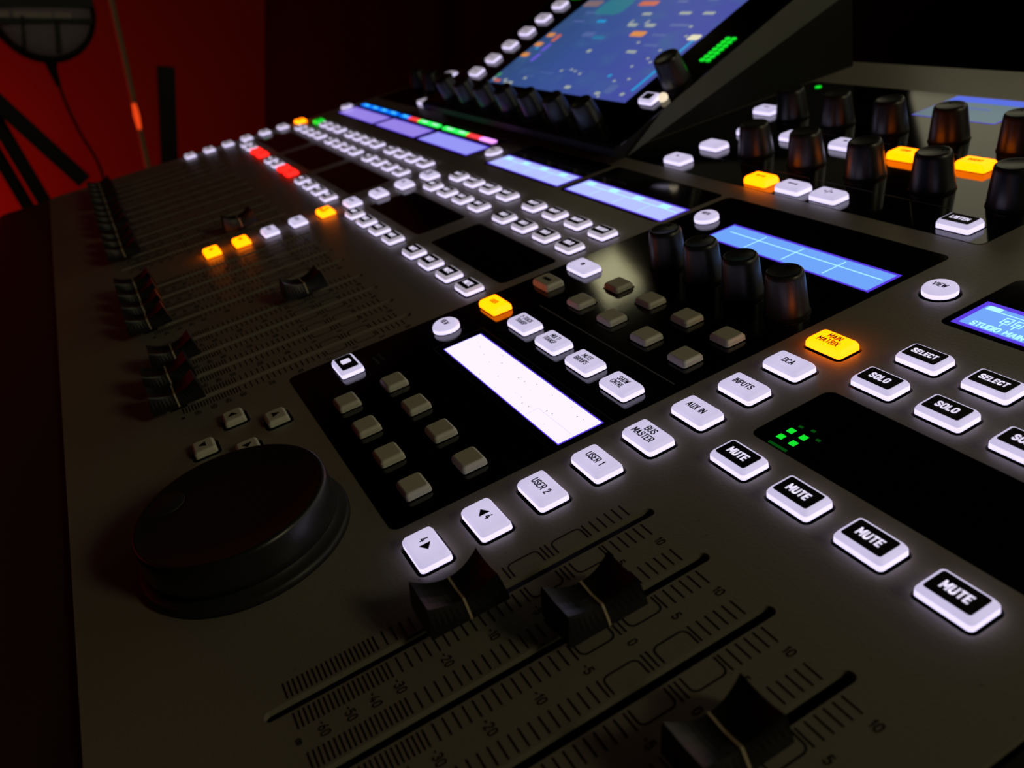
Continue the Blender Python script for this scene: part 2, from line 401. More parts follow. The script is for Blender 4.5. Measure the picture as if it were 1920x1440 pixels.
def button(name, x, y, w=0.66, h=0.42, mt=WHITE, legend=None, size=0.13, boxed=False, kind='rect', glyph=None,
           skirt=SKIRT, label=None, zt=BH, parent=None, ink=None):
    if mt in (ORANGE, RED, GREEN, UNLIT): skirt = mt
    o = link(name, cap_mesh(w, h, mt, kind, skirt, zt), parent or CON, x, y, 0)
    if label: o['label'] = label
    z = zt + 0.003
    if boxed:
        link('face_plate', face_mesh(w-0.13, h-0.12), o, 0, 0.0, z); z += 0.006
        if legend: link('lettering', text_mesh(legend, size*0.64, LETTER, 0.23, 0.0, 0.36, 0.86), o, 0, 0, z)
    elif legend:
        link('lettering', text_mesh(legend, size*0.72, ink or INK, 0.165, 0.0, 0.30, 0.82), o, 0, 0, z + 0.002)
    if glyph: link('symbol', poly_mesh(glyph, ink or INK), o, 0, 0, z + 0.002)
    return o

for x in RX:
    button('mute_button', x+0.0, YM, 0.64, 0.42, WHITE, ['MUTE'], 0.155, True)
    button('solo_button', x, YS, 0.64, 0.42, WHITE, ['SOLO'], 0.155, True)
    button('select_button', x, YE, 0.64, 0.42, WHITE, ['SELECT'], 0.135, True)
for x in CX:
    button('mute_button', x, YM, 0.60, 0.42, WHITED, ['MUTE'], 0.155, True)
    button('solo_button', x, YS, 0.60, 0.42, WHITED, ['SOLO'], 0.155, True)
    button('select_button', x, YE, 0.60, 0.42, WHITED, ['SELECT'], 0.135, True)
for i, x in enumerate(LX):
    red = i in (4, 5, 8, 9)
    button('mute_button', x, YM, 0.60, 0.42, RED if red else WHITEF, ['MUTE'], 0.155, not red,
           label='red lit mute button' if red else None)
    button('solo_button', x, YS, 0.60, 0.42, WHITEF, ['SOLO'], 0.155, True)
    g = i == 11
    button('select_button', x, YE, 0.62, 0.42, GREEN if g else WHITEF, ['SELECT'], 0.135, not g,
           label='green lit select button' if g else None)
NAMES = [None, None, ['USER 2'], ['USER 1'], ['BUS', 'MASTER'], ['AUX IN'], ['INPUTS'], ['DCA'], ['MAIN', 'MATRIX']]
def layer_col(x, lits, start=0, mt=WHITE):
    for i in range(start, 9):
        c = ORANGE if i in lits else mt
        if i < 2:
            d = 'right' if i == 0 else 'left'
            k = 0.04 if i == 0 else -0.05
            o = button('layer_button', x, UY[i], mt=c, glyph=[[(px+k, py) for px, py in TRI[d]]])
            link('lettering', text_mesh(['4'], 0.10, INK, 0.17, 0.0, 0.27, 0.86), o, -0.09 if i == 0 else 0.075, 0.02, BH+0.005)
        else:
            o = button('layer_button', x, UY[i], mt=c, legend=NAMES[i], size=0.135)
        if c is ORANGE: o['label'] = 'orange lit layer button'
layer_col(-1.17, (8,))
layer_col(-16.45, (0, 1, 4), mt=WHITE)
layer_col(-31.3, (8,), 2, mt=WHITED)
for x, mt in ((-1.17, WHITE), (-16.57, WHITED), (-31.4, WHITEF)):
    button('view_button', x, 6.23, 0.52, 0.52, mt, ['VIEW'], 0.135, kind='round', zt=0.14)
for x, y, d in ARROWS:
    button('arrow_button', x, y, 0.42, 0.36, UNLIT, glyph=[TRI[d]], zt=0.12)

# custom section on black glass
for y, sec in ((-1.67, 0), (2.83, 1)):
    pass
button('view_button', -6.65, 0.24, 0.50, 0.50, WHITE, ['VIEW'], 0.135, kind='round', zt=0.15)
button('view_button', -6.66, 6.23, 0.50, 0.50, WHITE, ['VIEW'], 0.135, kind='round', zt=0.15)
gcirc('custom', -6.65, 0.24, 0.27); gcirc('custom', -6.66, 6.23, 0.27)
o = button('custom_page_button', -6.70, -1.68, 0.68, 0.42, WHITE, None, boxed=True); ghole('custom', -6.70, -1.68, 0.72, 0.46)
link('lettering', poly_mesh([rrect(0.17, 0.17, 0.03, 2)], LETTER), o, -0.03, 0, BH+0.01)
for i, (x, leg, c) in enumerate(((-6.68, ['USER'], ORANGE), (-5.50, ['2-TRACK', 'TRANSP'], WHITE), (-4.49, ['MULTI', 'TRANSP'], WHITE),
                                 (-3.50, ['MUTE', 'GROUPS'], WHITE), (-2.50, ['SHOW', 'CNTRL'], WHITE))):
    button('custom_page_button', x, 1.28, 0.66, 0.40, c, leg, 0.115 if len(leg) > 1 else 0.12,
           label='orange lit page button' if c is ORANGE else None)
    ghole('custom', x, 1.28, 0.71, 0.45)
GEAR = [circle(0.05, 10)]
button('custom_page_button', -6.70, 3.26, 0.68, 0.42, WHITE, glyph=GEAR, ink=GREYINK); ghole('custom', -6.70, 3.26, 0.72, 0.46)
button('custom_page_button', -6.70, 2.45, 0.58, 0.40, UNLIT, glyph=[[(-0.12, -0.03), (0.12, -0.03), (0.12, 0.03), (-0.12, 0.03)]]); ghole('custom', -6.70, 2.45, 0.62, 0.44)
for y in (3.24, 2.43, -1.25, -2.09):
    for x in (-5.47, -4.48, -3.48, -2.49):
        button('assign_button', x, y, 0.44, 0.38, UNLIT, zt=0.12); ghole('custom', x, y, 0.50, 0.44)
# channel panel on black glass
ghole('knobs', 0-10.30, 8.31, 0.72, 0.46)
KP = [(-10.33, 8.33, WHITE, [circle(0.045, 8)], None), (-10.33, 9.45, WHITE, None, None), (-10.33, 10.65, WHITE, None, None),
      (-11.40, 12.15, WHITE, [[(-0.1, -0.02), (0.1, -0.02), (0.1, 0.02), (-0.1, 0.02)]], None),
      (-7.32, 8.27, ORANGE, [[(-0.12, -0.04), (-0.09, -0.04), (-0.09, 0.04), (-0.12, 0.04)], [(-0.09, -0.012), (0.09, -0.012), (0.09, 0.012), (-0.09, 0.012)], [(0.09, -0.04), (0.12, -0.04), (0.12, 0.04), (0.09, 0.04)]], None),
      (-6.34, 8.25, WHITE, [[(-0.12, -0.03), (-0.09, -0.03), (-0.09, 0.03), (-0.12, 0.03)], [(-0.09, -0.015), (0.09, -0.015), (0.09, 0.015), (-0.09, 0.015)], [(0.09, -0.03), (0.12, -0.03), (0.12, 0.03), (0.09, 0.03)]], None),
      (-5.37, 8.25, WHITE, [[(-0.008, -0.1), (0.008, -0.1), (0.008, 0.1), (-0.008, 0.1)], [(-0.12, 0), (-0.06, -0.03), (-0.06, 0.03)], [(0.12, 0), (0.06, 0.03), (0.06, -0.03)]], None),
      (-8.90, 10.75, WHITE, None, None), (-7.33, 10.77, WHITE, [[(-0.05, -0.03), (0.05, -0.03), (0.05, 0.03), (-0.05, 0.03)]], None),
      (-5.70, 10.77, ORANGE, None, ['COMP']), (-4.12, 10.85, ORANGE, None, ['INSERT'])]
glass_holes['knobs'] = []
for x, y, c, g, leg in KP:
    button('channel_button', x, y, 0.68, 0.44, c, leg, 0.12, glyph=g, zt=0.17, label='orange lit button' if c is ORANGE else None,
           ink=(INK if c is ORANGE else GREYINK) if g and c is not ORANGE and x < -7 else INK)
    ghole('knobs', x, y, 0.72, 0.48)
button('listen_button', -2.51, 8.36, 0.66, 0.44, WHITE, ['LISTEN'], 0.14, True, zt=0.17); ghole('knobs', -2.51, 8.36, 0.72, 0.50)

for k, (x0, x1, y0, y1) in GLASSES.items():
    ol = [(px+(x0+x1)/2, py+(y0+y1)/2) for px, py in rrect(x1-x0-0.02, y1-y0-0.02, 0.13, 4)]
    plate('control_glass' if k in ('custom', 'knobs', 'far') else ('meter_glass' if k.startswith('meter') else 'display_glass'),
          ol, glass_holes[k], -0.14, -0.004 if k.startswith(('lcd', 'meter')) else 0.006, GLASS, CON)

# fader scales and caps
def fader_scale():
    bm = bmesh.new(); t = 0.0095; z = 0.003
    ys = [-0.24 - 0.1075*i for i in range(30)] + [-3.465 - 0.0535*i for i in range(20)]
    for k, y in enumerate(ys):
        if -1.85 < y < -0.83 and k < 30:
            if abs(y+1.31) < 0.02:
                for yy in (y+0.03, y-0.03):
                    quad(bm, -0.34, -0.11, yy-t, yy+t, z); quad(bm, 0.11, 0.34, yy-t, yy+t, z)
            continue
        quad(bm, -0.34, -0.11, y-t, y+t, z); quad(bm, 0.11, 0.34, y-t, y+t, z)
    for yc in (-1.02, -1.60):                     # rounded brackets either side of 0 dB
        for sgn in (-1, 1):
            h = 0.20; r = 0.07
            p = [(0.11, h), (0.33-r, h)] + [(0.33-r+r*math.sin(R(a)), h-r+r*math.cos(R(a))) for a in (30, 60, 90)]
            p += [(x, -y) for x, y in p[::-1]]
            for a, b in zip(p[:-1], p[1:]):
                d = Vector((b[0]-a[0], b[1]-a[1])); n = Vector((-d.y, d.x)).normalized()*t
                loft(bm, [([(sgn*(q[0]+o_*n.x), yc+q[1]+o_*n.y) for q, o_ in ((a, 1), (b, 1), (b, -1), (a, -1))], zz) for zz in (0.0, z)])
    me = bpy.data.meshes.new('scale'); bmesh.ops.recalc_face_normals(bm, faces=bm.faces); bm.to_mesh(me); bm.free(); me.materials.append(INK)
    return me
SCALE = fader_scale()
NUMS = [('10', -0.24), ('5', -0.77), ('0', -1.31), ('-5', -1.84), ('-10', -2.38), ('-20', -2.92), ('-30', -3.45), ('-40', -3.72),
        ('-50', -3.98), ('-60', -4.26), ('\u221e', -4.52)]
bmn = bmesh.new()
for s_, y in NUMS:
    me = text_mesh([s_], 0.095, INK, 0.12, 0.0, 0.34, 0.95).copy(); me.transform(Matrix.Translation((0.49*S, y*S, 0.003*S))); bmn.from_mesh(me)
NUMM = bpy.data.meshes.new('numbers'); bmn.to_mesh(NUMM); bmn.free(); NUMM.materials.append(INK)

def cap_body():
    bm = bmesh.new(); N = 14; rings = []
    L = 0.40
    prof = []
    for k in range(N+1):
        y = -L + 2*L*k/N; u = abs(y/L)
        prof.append((y, 0.205 + 0.055*u**2.2, 0.36 + 0.15*u**1.9 + (0.0)))
    rows = []
    for y, hw, zt in prof:
        yb = y*1.16
        rows.append([(-0.285, yb, 0.13), (-0.275, yb*0.995, 0.20), (-hw-0.012, y*1.03, zt-0.03), (-hw, y*1.01, zt), (-hw*0.5, y, zt-0.022), (0, y, zt-0.03),
                     (hw*0.5, y, zt-0.022), (hw, y*1.01, zt), (hw+0.012, y*1.03, zt-0.03), (0.275, yb*0.995, 0.20), (0.285, yb, 0.13)])
    vr = [[bm.verts.new((a*S, b*S, c*S)) for a, b, c in r_] for r_ in rows]
    for i in range(N):
        for k in range(10): bm.faces.new((vr[i][k], vr[i+1][k], vr[i+1][k+1], vr[i][k+1]))
        bm.faces.new((vr[i][10], vr[i+1][10], vr[i+1][0], vr[i][0]))
    bm.faces.new(vr[0]); bm.faces.new(vr[-1][::-1])
    box(bm, -0.05, 0.05, -0.12, 0.12, -0.3, 0.14)
    bmesh.ops.recalc_face_normals(bm, faces=bm.faces)
    me = bpy.data.meshes.new('cap_body'); bm.to_mesh(me); bm.free(); me.materials.append(CAPM)
    bl = bmesh.new(); t = 0.013
    pth = [(-0.292, 0.15), (-0.282, 0.20), (-0.225, 0.335), (-0.207, 0.366), (0, 0.338), (0.207, 0.366), (0.225, 0.335), (0.282, 0.20), (0.292, 0.15)]
    for a, b in zip(pth[:-1], pth[1:]):
        vs = [bl.verts.new((p[0]*S, yy*S, (p[1]+dz)*S)) for p in (a, b) for yy in (-t, t) for dz in (-0.01, 0.004)]
        for f in ((0, 1, 3, 2), (4, 6, 7, 5), (0, 4, 5, 1), (2, 3, 7, 6), (1, 5, 7, 3), (0, 2, 6, 4)): bl.faces.new([vs[i] for i in f])
    bmesh.ops.recalc_face_normals(bl, faces=bl.faces)
    ml = bpy.data.meshes.new('cap_line'); bl.to_mesh(ml); bl.free(); ml.materials.append(LINEM)
    return me, ml
CAPB, CAPL = cap_body()
FADER = {0: -2.5, 1: -1.42, 2: -4.3, 3: -1.4}
CF = [-4.5, -4.5, -4.27, -1.30, -4.52, -4.52, -4.52, -4.52]
LF = [-1.34] + [-4.52]*11
for x, y in list(zip(RX, FADER.values())) + list(zip(CX, CF)) + list(zip(LX, LF)):
    sc = link('fader_scale', SCALE, CON, x, 0, 0); link('scale_numbers', NUMM, sc, 0, 0, 0)
    f = link('fader_cap', CAPB, CON, x, y, 0); link('indicator_line', CAPL, f)

# knobs
def knob_mesh(rb, rt, h):
    bm = bmesh.new(); n = 40
    loft(bm, [(circle(r, n), z) for r, z in ((rb, 0.01), (rb, h*0.10), (rb*0.985, h*0.2), (rt+0.015, h*0.88), (rt, h*0.96), (rt-0.03, h), (rt-0.06, h-0.012), (0.02, h-0.02))], cap0=True)
    bmesh.ops.recalc_face_normals(bm, faces=bm.faces)
    me = bpy.data.meshes.new('knob'); bm.to_mesh(me); bm.free(); me.materials.append(KNOBM)
    for p in me.polygons: p.use_smooth = True
    return me
def base_mesh(r):
    bm = bmesh.new(); loft(bm, [(circle(r, 32), 0.0), (circle(r, 32), 0.02), (circle(r-0.03, 32), 0.03)], cap0=True)
    me = bpy.data.meshes.new('collar'); bm.to_mesh(me); bm.free(); me.materials.append(CHASSIS); return me
def mark_mesh(rt, h):
    bm = bmesh.new(); box(bm, -0.018, 0.018, rt*0.45, rt*0.85, h-0.02, h-0.006)
    me = bpy.data.meshes.new('mark'); bmesh.ops.recalc_face_normals(bm, faces=bm.faces); bm.to_mesh(me); bm.free(); me.materials.append(CHASSIS); return me
K1 = (knob_mesh(0.345, 0.285, 0.74), base_mesh(0.37), mark_mesh(0.285, 0.74))
K2 = (knob_mesh(0.41, 0.325, 0.76), base_mesh(0.43), mark_mesh(0.325, 0.76))
def knob(kind, x, y, parent=None, z=0, rz=0.0, name='rotary_knob'):
    o = link(name, kind[0], parent or CON, x, y, z); o.rotation_euler = (0, 0, rz)
    link('collar', kind[1], o); link('pointer_mark', kind[2], o)
    return o
for x in (-5.5, -4.48, -3.47, -2.46): knob(K1, x, 4.40, rz=0.4)
for x in (-8.97, -7.35, -5.70, -4.08, -2.45): knob(K2, x, 9.60, rz=-0.5)
for x in (-10.38, -8.85, -7.28, -5.70, -4.08): knob(K2, x, 12.08, rz=0.7)
# jog wheel
bm = bmesh.new(); n = 72
loft(bm, [(circle(r, n), z) for r, z in ((1.40, 0.0), (1.40, 0.07), (1.36, 0.11), (1.22, 0.13), (1.22, 0.17))], cap0=True)
jw = mesh_obj('jog_wheel', bm, RUBBER, CON, smooth=True); jw.location = (-3.12*S, -4.28*S, 0.002*S)
bm = bmesh.new()
loft(bm, [(circle(r, n), z) for r, z in ((1.20, 0.17), (1.28, 0.20), (1.29, 0.30), (1.265, 0.60), (1.25, 0.64), (1.225, 0.66), (1.19, 0.655), (1.14, 0.635), (0.7, 0.62), (0.02, 0.615))])
wd = mesh_obj('wheel', bm, KNOBM, jw, smooth=True)
bm = bmesh.new()
bmesh.ops.create_uvsphere(bm, u_segments=28, v_segments=12, radius=0.27*S)
bmesh.ops.scale(bm, vec=(1, 1, 0.12), verts=bm.verts)
dm = mesh_obj('finger_dimple', bm, RUBBER, jw, smooth=True); dm.location = (-0.64*S, -0.76*S, 0.62*S)

# ---- lcd displays
def lcd(x0, x1, y0, y1, field, z=0.004, edge=0.05, name='lcd_display'):
    bm = bmesh.new(); box(bm, x0, x1, y0, y1, -0.05, z)
    o = mesh_obj(name, bm, LCDB, CON)
    bm = bmesh.new(); quad(bm, x0+edge, x1-edge, y0+edge*0.7, y1-edge*1.2, z+0.004)
    mesh_obj('picture', bm, field, o)
    return o
def marks(parent, rects, mt, z=0.011, name='picture_lines'):
    bm = bmesh.new()
    for x0, x1, y0, y1 in rects: quad(bm, x0, x1, y0, y1, z, t=0.002)
    return mesh_obj(name, bm, mt, parent)
# upper custom lcd with white grid
o = lcd(-5.98, -1.99, 5.63, 6.38, LCDBLUE, z=0.012)
marks(o, [(-5.75, -2.1, 6.06, 6.082)] + [(x-0.011, x+0.011, 5.72, 6.26) for x in (-4.95, -4.0, -3.03)], LCDLINE, 0.019)
# lower custom lcd, blown out white
o = lcd(-5.94, -1.96, -0.14, 0.61, LCDWHITE, z=0.012, edge=0.02)
marks(o, [(-3.0, -2.05, 0.12, 0.13), (-2.98, -2.97, -0.1, 0.14)], LCDPINK, 0.019)
bm = bmesh.new(); random.seed(3)
for k in range(26):
    x, y, r = random.uniform(-5.7, -2.1), random.uniform(-0.08, 0.5), random.uniform(0.004, 0.011)
    loft(bm, [([(x+p[0], y+p[1]) for p in circle(r, 6)], 0.0175), ([(x+p[0], y+p[1]) for p in circle(r, 6)], 0.0185)])
du = mesh_obj('dust', bm, GREYINK, o); du['kind'] = 'stuff'
bm = bmesh.new()
for (a, b, c, d) in ((-6.12, -1.88, -0.27, -0.255), (-6.12, -1.88, 0.72, 0.735), (-6.13, -6.115, -0.27, 0.735), (-1.885, -1.87, -0.27, 0.735)): quad(bm, a, b, c, d, 0.009, t=0.002)
mesh_obj('display_frame', bm, CHASSIS, CON)
# centre and left strip displays
for i, (x0, x1) in enumerate(((-11.46, -7.46), (-15.92, -11.83))):
    o = lcd(x0, x1, 5.66, 6.42, LCDPALE)
    pw = (x1-x0)/4
    marks(o, [(x0+pw*k+0.2, x0+pw*k+0.52, 6.18, 6.33) for k in range(4)] + [(x0+0.1, x1-0.1, 6.14, 6.165)]
          + [(x0+pw*k, x0+pw*k+0.012, 5.75, 6.1) for k in (1, 2, 3)], LCDLINE)
for x0, x1, f in ((-21.55, -17.45, LCDVIOB), (-26.05, -21.95, LCDVIO), (-30.95, -26.4, LCDVIO)):
    lcd(x0, x1, 5.68, 6.52, f)
# right display with two speaker icons
o = lcd(-0.50, 3.60, 5.62, 6.40, LCDBLUE, edge=0.085)
bm = bmesh.new()
def frame_poly(bm, x0, x1, y0, y1, t, z):
    quad(bm, x0, x1, y0, y0+t, z); quad(bm, x0, x1, y1-t, y1, z); quad(bm, x0, x0+t, y0, y1, z); quad(bm, x1-t, x1, y0, y1, z)
for c in (0, 1, 2, 3):
    for k in (0.02, 0.19):
        frame_poly(bm, c+k-0.02, c+k+0.11, 5.95, 6.13, 0.016, 0.013); quad(bm, c+k+0.035, c+k+0.05, 5.87, 5.95, 0.013)
        quad(bm, c+k+0.02, c+k+0.07, 6.0, 6.06, 0.013)
    quad(bm, c-0.38, c-0.17, 6.19, 6.30, 0.013)
quad(bm, -0.38, 3.5, 6.185, 6.20, 0.013)
mesh_obj('picture_lines', bm, LCDLINE, o)
link('lettering', text_mesh(['STUDIO MAIN'], 0.105, LCDLINE, 0.2, 0.0, 0.28, 0.95), o, 0.12, 5.755, 0.012)
# channel panel display
o = lcd(-7.66, -5.50, 13.25, 14.84, LCDGREY, edge=0.02, z=0.012)
marks(o, [(-7.6, -5.55, 14.45, 14.8)], LCDTOP, 0.019); marks(o, [(-7.0, -6.2, 14.0, 14.12), (-7.0, -6.5, 13.65, 13.72)], UI['ghost'], 0.019)

# coloured strip lights beyond the left displays
cols = [[BLUEL]*4, [BLUEL, REDL, GRNL, GRNL], [GRNL, GRNL, REDL, PURPL]]
spans = [(-31.0, -26.5), (-26.2, -22.2), (-21.85, -17.75)]
for (x0, x1), cs in zip(spans, cols):
    p = (x1-x0)/4
    for k, c in enumerate(cs):
        bm = bmesh.new(); loft(bm, [([(px+x0+p*(k+0.5), py+6.86) for px, py in rrect(p-0.02, 0.2, 0.07, 3)], z) for z in (-0.02, 0.03)])
        lo = mesh_obj('colour_light', bm, c, CON)
        core = {BLUEL: CYANL, GRNL: HOT, PURPL: PURPL, REDL: REDL}[c]
        bm = bmesh.new(); loft(bm, [([(px+x0+p*(k+0.55), py+6.86) for px, py in rrect(0.5, 0.11, 0.05, 3)], z) for z in (0.03, 0.036)])
        mesh_obj('lamp_core', bm, core, lo)

# small meter lights and prints on the right meter glass
for x, y in ((-0.07, 2.22), (-0.07, 2.05), (0.14, 2.22), (0.14, 2.05)):
    bm = bmesh.new(); box(bm, x-0.045, x+0.045, y-0.045, y+0.045, -0.01, 0.003)
    mesh_obj('meter_light', bm, GREEN, CON)
bm = bmesh.new(); box(bm, -0.10, 0.20, 1.86, 1.90, -0.01, 0.003); mesh_obj('meter_light', bm, GREEND, CON)['label'] = 'dim green bar light'
for x, y in ((-0.05, 2.36), (0.12, 2.40), (0.3, 2.3)):
    bm = bmesh.new(); box(bm, x-0.03, x+0.03, y-0.02, y+0.02, -0.01, 0.002); mesh_obj('meter_light', bm, GREEND, CON)
for x, y in ((-30.1, 2.2),):
    bm = bmesh.new(); box(bm, x-0.25, x+0.1, y-0.08, y+0.08, -0.01, 0.003); mesh_obj('meter_light', bm, GREEND, CON)
bm = bmesh.new(); loft(bm, [([(px-11.89, py+14.5) for px, py in circle(0.09, 12)], z) for z in (0.0, 0.03)]); mesh_obj('status_light', bm, GREEN, CON)
# printed separators
bm = bmesh.new()
mesh_line = [(-6.05, -2.05, 1.88)]
for x0, x1, y in ((-9.6, -8.2, 8.95), (-8.0, -6.6, 8.95), (-6.4, -4.9, 8.95), (-4.7, -3.2, 8.95), (-9.6, -8.2, 11.35), (-8.0, -6.6, 11.35), (-6.4, -4.9, 11.35), (-4.7, -3.3, 11.35)):
    mesh_line.append((x0, x1, y))
for x0, x1, y in mesh_line:
    bm = bmesh.new(); quad(bm, x0, x1, y, y+0.02, 0.009); mesh_obj('printed_line', bm, GREYINK, CON)
SOFTINK = mat('faint_print', (0.05, 0.05, 0.055), 0.6, 0.2)
bm = bmesh.new()
for k, (x, y) in enumerate(((-6.6, -1.22), (-6.65, -1.1))):
    for j in range(4): quad(bm, x-0.14+j*0.09, x-0.08+j*0.09, y, y+0.05, 0.009)
mesh_obj('printed_caption', bm, SOFTINK, CON)

# ---- tilted head with the touchscreen
PH = R(19.5)
def yz(Y, h=0.0):                                  # point on the bezel plane above Y
    return Y, 1 + (Y - 8.96)*math.tan(PH) + h
bm = bmesh.new()
prof = [(7.62, 0.10), (7.42, 0.22), (7.40, 0.42), yz(7.50, 0.0), yz(16.6), (17.2, 3.2), (17.1, 2.75), (15.1, 2.2)]
v0 = [bm.verts.new((-25.0*S, y*S, z*S)) for y, z in prof]; v1 = [bm.verts.new((-11.75*S, y*S, z*S)) for y, z in prof]
bm.faces.new(v0); bm.faces.new(v1[::-1])
for k in range(len(prof)): bm.faces.new((v0[k], v0[(k+1) % len(prof)], v1[(k+1) % len(prof)], v1[k]))
HEADM = mat('dark_housing', (0.12, 0.13, 0.10), 0.6, 0.3, noise=0.1, nscale=500)
head = mesh_obj('screen_housing', bm, CHASSIS, CON)
bm = bmesh.new()
prof = [(7.75, 0.15), yz(9.1), yz(16.6), (17.2, 3.2), (17.1, 2.75), (15.1, 2.2)]
v0 = [bm.verts.new((-11.76*S, y*S, z*S)) for y, z in prof]; v1 = [bm.verts.new((-11.66*S, y*S, z*S)) for y, z in prof]
bm.faces.new(v0); bm.faces.new(v1[::-1])
for k in range(len(prof)): bm.faces.new((v0[k], v0[(k+1) % len(prof)], v1[(k+1) % len(prof)], v1[k]))
mesh_obj('side_panel', bm, HEADM, head)
bm = bmesh.new(); v = [bm.verts.new((x*S, y*S, z*S)) for x in (-24.6, -12.6) for y, z in ((8.0, 0.007), (8.0, 0.15), (16.6, 2.5), (16.6, 0.007))]
for f in ((0, 1, 2, 3), (7, 6, 5, 4), (0, 4, 5, 1), (1, 5, 6, 2), (2, 6, 7, 3), (3, 7, 4, 0)): bm.faces.new([v[i] for i in f])
mesh_obj('housing_support', bm, CHASSIS, CON)
frame = bpy.data.objects.new('control_face', None)
def hl(x, s, h=0.0):                               # head-local: x strips, s up the slope, h above it
    return Vector((x*S, (8.96 + s*math.cos(PH) - h*math.sin(PH))*S, (1 + s*math.sin(PH) + h*math.cos(PH))*S))
def on_head(o, x, s, h=0.0):
    o.location = hl(x, s, h); o.rotation_euler = (PH, 0, 0); o.parent = head; return o
bm = bmesh.new(); box(bm, -0.5, 12.7, -1.5, 7.6, 0.0, 0.02); on_head(mesh_obj('bezel', bm, GLASS, head), -24.3, 0, 0.0)
bm = bmesh.new(); box(bm, 0, 8.56, 0, 5.5, 0.0, 0.012); scr = mesh_obj('touchscreen', bm, SCREENM, CON); scr.location = hl(-21.9, 0, 0.02); scr.rotation_euler = (PH, 0, 0)
def ui(rects, mt, name):
    for x, s_, w_, h_ in rects:
        bm = bmesh.new()
        loft(bm, [([(px+x+21.9, py+s_) for px, py in rrect(w_, h_, min(w_, h_)*0.3, 2)], z) for z in (0.012, 0.016)])
        mesh_obj(name, bm, mt, scr)
ui([(-21.55, 2.78, 0.50, 0.22), (-21.6, 2.22, 0.50, 0.22), (-21.65, 1.60, 0.5, 0.22), (-16.5, 3.02, 0.75, 0.26)], UI['orange'], 'orange_tile')
ui([(-20.95, 2.62, 0.26, 0.42), (-21.4, 0.12, 0.45, 0.14), (-17.9, 4.62, 1.0, 0.25)], UI['redor'], 'red_tile')
ui([(-20.85, 2.07, 0.24, 0.45), (-20.75, 1.5, 0.24, 0.45)], UI['violet'], 'violet_tile')
ui([(-19.4, 3.63, 0.55, 0.14), (-13.62, 1.05, 0.13, 1.15), (-13.58, 2.3, 0.13, 1.1), (-15.4, 1.0, 0.16, 0.14), (-18.5, 4.95, 2.0, 0.12), (-21.4, 2.0, 0.2, 0.14)], UI['cyan'], 'cyan_mark')
ui([(-19.7, 4.45, 1.7, 0.9)], UI['teal'], 'teal_tile')
ui([(-21.3, 4.65, 1.1, 0.35)], UI['brown'], 'brown_tile')
ui([(-17.6, 3.5+0.1, 0.10, 0.25), (-17.35, 3.46, 0.5, 0.16), (-16.75, 3.62, 0.1, 0.22), (-16.4, 3.46, 0.5, 0.16), (-17.3, 4.05, 0.48, 0.13), (-15.4, 4.1, 0.55, 0.13), (-14.3, 4.1, 0.52, 0.13),
    (-15.75, 2.15, 0.5, 0.13), (-18.0, 2.05, 0.22, 0.16), (-18.2, 0.98, 0.13, 0.10), (-17.7, 1.08, 0.13, 0.1), (-17.4, 1.03, 0.13, 0.1), (-17.0, 0.93, 0.13, 0.1),
    (-20.9, 0.2, 0.2, 0.13), (-20.4, 0.1, 0.35, 0.14), (-20.7, -0.0+0.08, 0.2, 0.1), (-19.8, 0.42, 0.2, 0.1), (-16.8, 0.28, 0.32, 0.15), (-15.0, 0.2, 0.25, 0.13), (-14.8, 0.08, 0.12, 0.08),
    (-13.85, 0.3, 0.18, 0.13), (-15.95, 2.6, 0.13, 0.1), (-14.6, 1.9, 0.12, 0.09), (-14.5, 2.3, 0.12, 0.09), (-14.9, 1.5, 0.12, 0.09), (-14.3, 1.75, 0.12, 0.09), (-14.35, 0.95, 0.12, 0.09), (-14.9, 0.8, 0.12, 0.09),
    (-14.1, 3.0, 0.12, 0.09), (-14.4, 3.45, 0.14, 0.1), (-22+0.25, 0.2, 0.2, 0.14)], UI['text'], 'text_mark')
ui([(-20.8, 3.6, 0.7, 0.08), (-20.6, 4.1, 0.9, 0.08), (-16.2, 4.7, 0.5, 0.1), (-14.8, 4.75, 0.5, 0.1), (-13.9, 4.9, 0.5, 0.3), (-15.0, 3.5, 0.9, 0.12), (-14.6, 0.45, 0.4, 0.4), (-19.2, 2.9, 0.7, 0.25),
    (-18.9, 0.8, 0.9, 0.03), (-19.7, 0.55, 0.6, 0.03), (-17.5, 1.05, 1.3, 0.025), (-15.4, 3.0, 0.7, 0.1), (-15.2, 2.5, 0.7, 0.1)], UI['ghost'], 'faint_mark')
ui([(-18.4, 2.75, 0.7, 0.16)], UI['dimcyan'], 'cyan_text')
ui([(-21.75, 0.42, 0.22, 0.2)], UI['green'], 'green_mark')
ui([(-13.68, 2.95, 0.5, 0.26)], UI['cream'], 'slider_handle')
# lit buttons up the left edge of the screen
for i, s_ in enumerate((0.34, 1.16, 2.0, 2.84, 3.68, 4.53, 5.36)):
    c = GREEN if i == 6 else WHITED
    o = link('screen_button', cap_mesh(0.72, 0.40, c, 'rect', SKIRT if c is WHITED else c, 0.16), CON)
    o.location = hl(-23.45, s_, 0.02); o.rotation_euler = (PH, 0, 0)
    link('symbol', poly_mesh([[(-0.12, -0.02), (0.12, -0.02), (0.12, 0.02), (-0.12, 0.02)]], GREYINK), o, 0, 0, 0.166)
    if i == 6: o['label'] = 'green lit screen button'
K3 = (knob_mesh(0.36, 0.30, 0.70), K1[1], mark_mesh(0.30, 0.70))
for x in (-23.35, -21.75, -20.15, -18.55, -16.95, -15.35, -13.75):
    o = knob(K3, 0, 0, CON, name='screen_knob'); o.location = hl(x, -0.95, 0.02); o.rotation_euler = (PH, 0, 0)
K4 = (knob_mesh(0.40, 0.34, 0.82), base_mesh(0.42), mark_mesh(0.34, 0.82))
